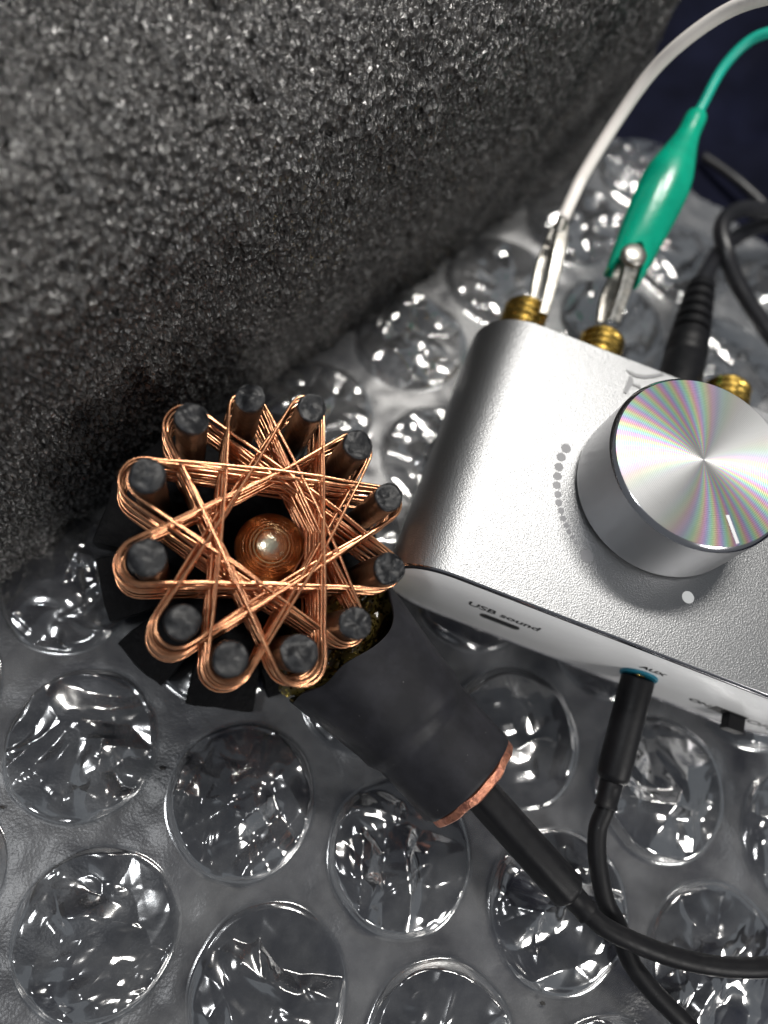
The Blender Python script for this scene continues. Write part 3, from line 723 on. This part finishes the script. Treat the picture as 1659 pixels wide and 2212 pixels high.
# white lead with bare clip on the first post
wc = empty('white_crocodile_clip', (1.4, 11, 2.0), 'bare metal crocodile clip on white lead gripping the leftmost gold post', 'clip')
P = spline([(1.56, 9.92, 2.26), (1.50, 10.6, 2.42), (1.42, 11.3, 2.55), (1.33, 12.0, 2.60)], 6)
v, f = channel(P, np.interp(np.linspace(0, 1, len(P)), [0, .35, .7, 1], [.21, .26, .31, .24]), .10, .03, upv); obj('upper_jaw', v, f, M['steel'], wc, autosharp=45)
P = spline([(1.36, 10.2, 1.95), (1.28, 10.8, 2.0), (1.22, 11.4, 2.15), (1.24, 12.0, 2.38)], 6)
v, f = channel(P, np.interp(np.linspace(0, 1, len(P)), [0, .5, 1], [.18, .26, .24]), .10, .03, upv); lj = obj('lower_jaw', v, f, M['steel'], wc, autosharp=45)
v, f = lathe([(0, -.22), (.07, -.22), (.07, .22), (0, .22)], (1.34, 11.55, 2.42), (1, 0, 0), 16); obj('rivet', v, f, M['steel'], wc)
v, f = tube(spline([(1.30, 11.75, 2.52), (1.27, 12.05, 2.66), (1.27, 12.35, 2.78)], 5), .12, 14); obj('crimp', v, f, M['steel'], wc)
v, f = tube(spline([(1.27, 12.02, 2.68), (1.30, 12.5, 2.87), (1.35, 13.03, 3.1), (1.53, 13.74, 3.8), (1.73, 14.16, 4.6), (1.99, 14.24, 5.3), (2.39, 14.23, 6.0), (2.80, 14.0, 6.55), (3.4, 13.6, 7.1), (4.3, 13.1, 7.4)], 9), .128, 18); obj('cord', v, f, M['white_cord'], wc)
# green clip on the second post
gc = empty('green_crocodile_clip', (2.95, 11.5, 2.0), 'crocodile clip in green plastic boot gripping the gold post right of the bare clip', 'clip')
P = spline([(2.97, 10.42, 2.24), (2.92, 10.95, 2.58), (2.84, 11.5, 2.90)], 7)
v, f = channel(P, np.interp(np.linspace(0, 1, len(P)), [0, .5, .85, 1], [.27, .29, .34, .40]), .12, .03, upv, .55); obj('upper_jaw', v, f, M['steel'], gc, autosharp=45)
v, f = lathe([(.0, -.14), (.24, -.13), (.262, -.05), (.255, .03), (.2, .075), (.1, .09), (0, .092)], (2.82, 11.50, 2.96), norm([0, -.12, 1]), 30, None, lambda R, H, T: (R*(1+.02*np.sin(3*T)), H)); obj('thumb_pad', v, f, M['steel'], gc)
P = spline([(2.80, 10.5, 1.98), (2.74, 11.1, 2.05), (2.80, 11.8, 2.3)], 7)
v, f = channel(P, np.interp(np.linspace(0, 1, len(P)), [0, 1], [.2, .3]), .10, .03, upv); obj('lower_jaw', v, f, M['steel'], gc, autosharp=45)
v, f = teeth(np.array([2.86, 10.5, 2.13]), np.array([2.82, 11.3, 2.22]), np.array([1., 0, 0]), upv, 5, .10); obj('teeth', v, f, M['steel'], gc, smooth=False)
def boot():
    ax0, ax1 = np.array([2.84, 11.30, 2.42]), np.array([3.15, 15.12, 3.62]); a = norm(ax1-ax0); L_ = np.linalg.norm(ax1-ax0); s1 = norm(np.cross(a, upv)); u1 = np.cross(s1, a)
    q = [0, .03, .10, .2, .32, .45, .56, .64, .70, .76, .82, .87, .90, .96, .985, 1.0]
    rx = [.375, .385, .41, .445, .485, .52, .525, .49, .43, .36, .29, .245, .232, .228, .222, .20]
    ry = [.33, .34, .36, .38, .40, .42, .42, .40, .36, .31, .26, .235, .23, .226, .22, .20]
    n = 48; th = np.arange(n)/n*2*np.pi; rings = []
    for k in range(len(q)):
        notch = max(0, 1-q[k]/.45)**1.5*(.75*np.exp(-((np.angle(np.exp(1j*(th-np.pi/2))))/.85)**2)+.3*np.exp(-((np.angle(np.exp(1j*(th+np.pi/2))))/.6)**2))
        rings.append(ax0+(q[k]*L_+notch)[:, None]*a+(rx[k]*np.cos(th))[:, None]*s1+(ry[k]*np.sin(th))[:, None]*u1)
    inner = []
    for k in (0, 2, 4):
        notch = max(0, 1-q[k]/.45)**1.5*(.75*np.exp(-((np.angle(np.exp(1j*(th-np.pi/2))))/.85)**2)+.3*np.exp(-((np.angle(np.exp(1j*(th+np.pi/2))))/.6)**2))
        inner.insert(0, ax0+(q[k]*L_+notch+.0)[:, None]*a+((rx[k]-.05)*np.cos(th))[:, None]*s1+((ry[k]-.05)*np.sin(th))[:, None]*u1)
    return loft(inner+rings, False, True)
v, f = boot(); obj('boot', v, f, M['green'], gc, autosharp=50)
v, f = tube(spline([(3.12, 14.9, 3.56), (3.18, 15.35, 3.73), (3.27, 16.01, 4.1), (3.48, 16.37, 4.5), (3.78, 16.45, 4.8), (4.4, 16.4, 5.2), (5.4, 16.2, 5.6)], 9), .105, 16); obj('cord', v, f, M['green_cord'], gc)

# ------------------------------------------------------------------ power lead at the back of the amplifier
dc = empty('power_lead', (4.8, 11, 1.2), 'black power plug and looped cord in the back of the amplifier', 'power cable')
DA, DB = np.array([4.77, 9.08, 1.70]), np.array([4.83, 13.0, 1.60]); dax = norm(DB-DA)
pf = [(.30, 0), (.43, .02), (.44, .08), (.44, 1.55), (.425, 1.58), (.425, 1.64), (.44, 1.67), (.44, 1.78), (.42, 1.8), (.42, 1.85), (.435, 1.88), (.43, 2.05)]
y = 2.05
for k in range(5):
    r = .425-.022*k
    pf += [(r, y+.03), (r, y+.17), (r-.015, y+.19), (r-.10, y+.20), (r-.10, y+.28), (r-.02, y+.29)]; y += .30
pf += [(.31, y+.02), (.30, y+.22), (.25, y+.27), (.2, y+.28)]
def dcfn(R, H, T): return R, H
v, f = lathe(pf, DA, dax, 48); obj('plug', v, f, M['rubber'], dc, autosharp=35)
v, f = tube(spline([(4.82, 12.6, 1.61), (4.85, 13.0, 1.58), (4.92, 13.38, 1.5), (5.14, 14.22, 1.2), (5.43, 15.02, .92), (5.70, 15.52, .82), (5.98, 15.95, .8), (6.5, 16.38, .85), (7.6, 16.9, .8), (9.2, 17.6, .7), (10.4, 18.4, .5), (10.0, 19.2, .6), (8.6, 18.3, .9), (7.3, 16.95, 1.3), (6.45, 16.28, 1.38), (5.84, 15.97, 1.45), (5.44, 15.72, 1.5), (5.11, 15.27, 1.52), (5.05, 14.78, 1.52), (5.28, 14.26, 1.47), (5.66, 13.91, 1.25), (6.21, 13.62, 1.0), (6.7, 13.32, .85), (7.1, 13.1, .72), (8.0, 12.6, .6), (9.5, 11.8, .55)], 10), .195, 18); obj('cord', v, f, M['cordblack'], dc)
# thin dark cord lying on the cloth behind
v, f = tube(spline([(4.7, 18.9, .12), (5.2, 18.6, .2), (5.72, 18.26, .28), (6.2, 17.95, .3), (6.68, 17.63, .3), (7.6, 17.0, .3), (9, 16.4, .3)], 8), .13, 12)
tag(obj('thin_cord', v, f, M['cordblack']), 'thin dark cord lying on the cloth beyond the looped power cord', 'cord')

# ------------------------------------------------------------------ audio leads
def plug(parent, P0, P1, r0, r1, facets=0, name='plug_body'):
    a = norm(P1-P0); L_ = np.linalg.norm(P1-P0)
    pr2 = [(0, 0), (r0*.86, 0), (r0*.97, .025), (r0, .07), (r0*1.0, L_*.3), ((r0+r1)/2, L_*.6), (r1, L_-.12), (r1*.95, L_-.06), (r1*.74, L_), (0, L_)]
    fn = None
    if facets: fn = lambda R, H, T: (R*(1+.035*np.cos(facets*T)), H)
    v, f = lathe(pr2, P0, a, 48, None, fn); return obj(name, v, f, M['rubber'], parent, autosharp=40)
al = empty('aux_lead', (5.4, 2, .8), 'black audio cord plugged into the AUX socket of the amplifier', 'audio cable')
P0, P1 = np.array([ACX, PY-.035, ACZ]), np.array([5.39, 1.97, 1.04])
plug(al, P0, P1, .29, .285)
a = norm(P1-P0)
v, f = lathe([(.11, -.1), (.12, -.1), (.12, .02), (0.1, .02)], P0+a*-.0, a, 24); obj('plug_collar', v, f, M['gold'], al)
v, f = lathe([(.17, -.04), (.20, 0), (.195, .12), (.185, .38), (.20, .40), (.20, .45), (.16, .46), (.1, .46)], P1, norm(a+np.array([0, 0, .06])), 36); obj('strain_relief', v, f, M['rubber'], al, autosharp=40)
v, f = tube(spline([P1+a*.2, (5.42, 1.5, .95), (5.40, 1.19, .87), (5.47, .87, .82), (5.63, .49, .77), (5.86, .12, .70), (6.2, -.19, .62), (6.51, -.60, .60), (6.93, -.88, .6), (7.43, -1.11, .6), (7.95, -1.33, .55), (9, -1.8, .4), (10.5, -2.6, .2)], 9), .158, 20); obj('cord', v, f, M['rubber'], al)
cl2 = empty('coil_lead', (4.5, .4, 1), 'black audio cord plugged into the copper pipe end of the coil handle', 'audio cable')
P0, P1 = SB_-sax*.3+np.array([.02, 0, -.06]), np.array([5.10, .02, 1.12])
plug(cl2, P0, P1, .305, .30, 6)
a = norm(P1-P0)
v, f = lathe([(.17, -.04), (.205, 0), (.20, .10), (.19, .30), (.205, .32), (.205, .37), (.16, .38), (.1, .38)], P1, a, 36); obj('strain_relief', v, f, M['rubber'], cl2, autosharp=40)
v, f = tube(spline([P1+a*.1, (5.40, -.12, 1.08), (5.72, -.25, 1.1), (6.18, -.30, 1.09), (6.82, -.31, 1.0), (7.43, -.26, .93), (8.05, -.14, .88), (8.75, .08, .8), (9.8, .5, .5), (11.2, 1.2, .3)], 9), .158, 20); obj('cord', v, f, M['rubber'], cl2)

# ------------------------------------------------------------------ crumbs on the wrap
rs = np.random.RandomState(8)
CR = [(-2.0, -.45, .035, 'large black crumb beside the bubble left of the handle'), (-4.16, -1.88, .03, 'crumb on the film at the left picture edge'), (.02, -2.91, .03, 'thin crumb between two bubbles near the bottom edge'), (-.79, -.66, .02, 'small crumb at the rim of the bubble below the coil'), (5.44, -1.71, .028, 'small crumb on the film near the lower cord'), (-4.59, .87, .026, 'small crumb on the film left of the coil')]
for k, (x, y, r, lab) in enumerate(CR):
    a = np.linspace(.05, 3.09, 7); b = np.arange(10)/10*6.283; Ag, Bg = np.meshgrid(a, b, indexing='ij')
    d = np.c_[(np.sin(Ag)*np.cos(Bg)).ravel(), (np.sin(Ag)*np.sin(Bg)).ravel(), np.cos(Ag).ravel()]
    q = d*(1+.4*vnoise(d*2+k*5, 3))[:, None]*np.array([1.5, .9, .7])*r+np.array([x, y, .07])
    tag(obj('crumb', q, grid_faces(7, 10, True).tolist(), M['crumb']), lab, 'crumb', 'crumbs on the wrap')
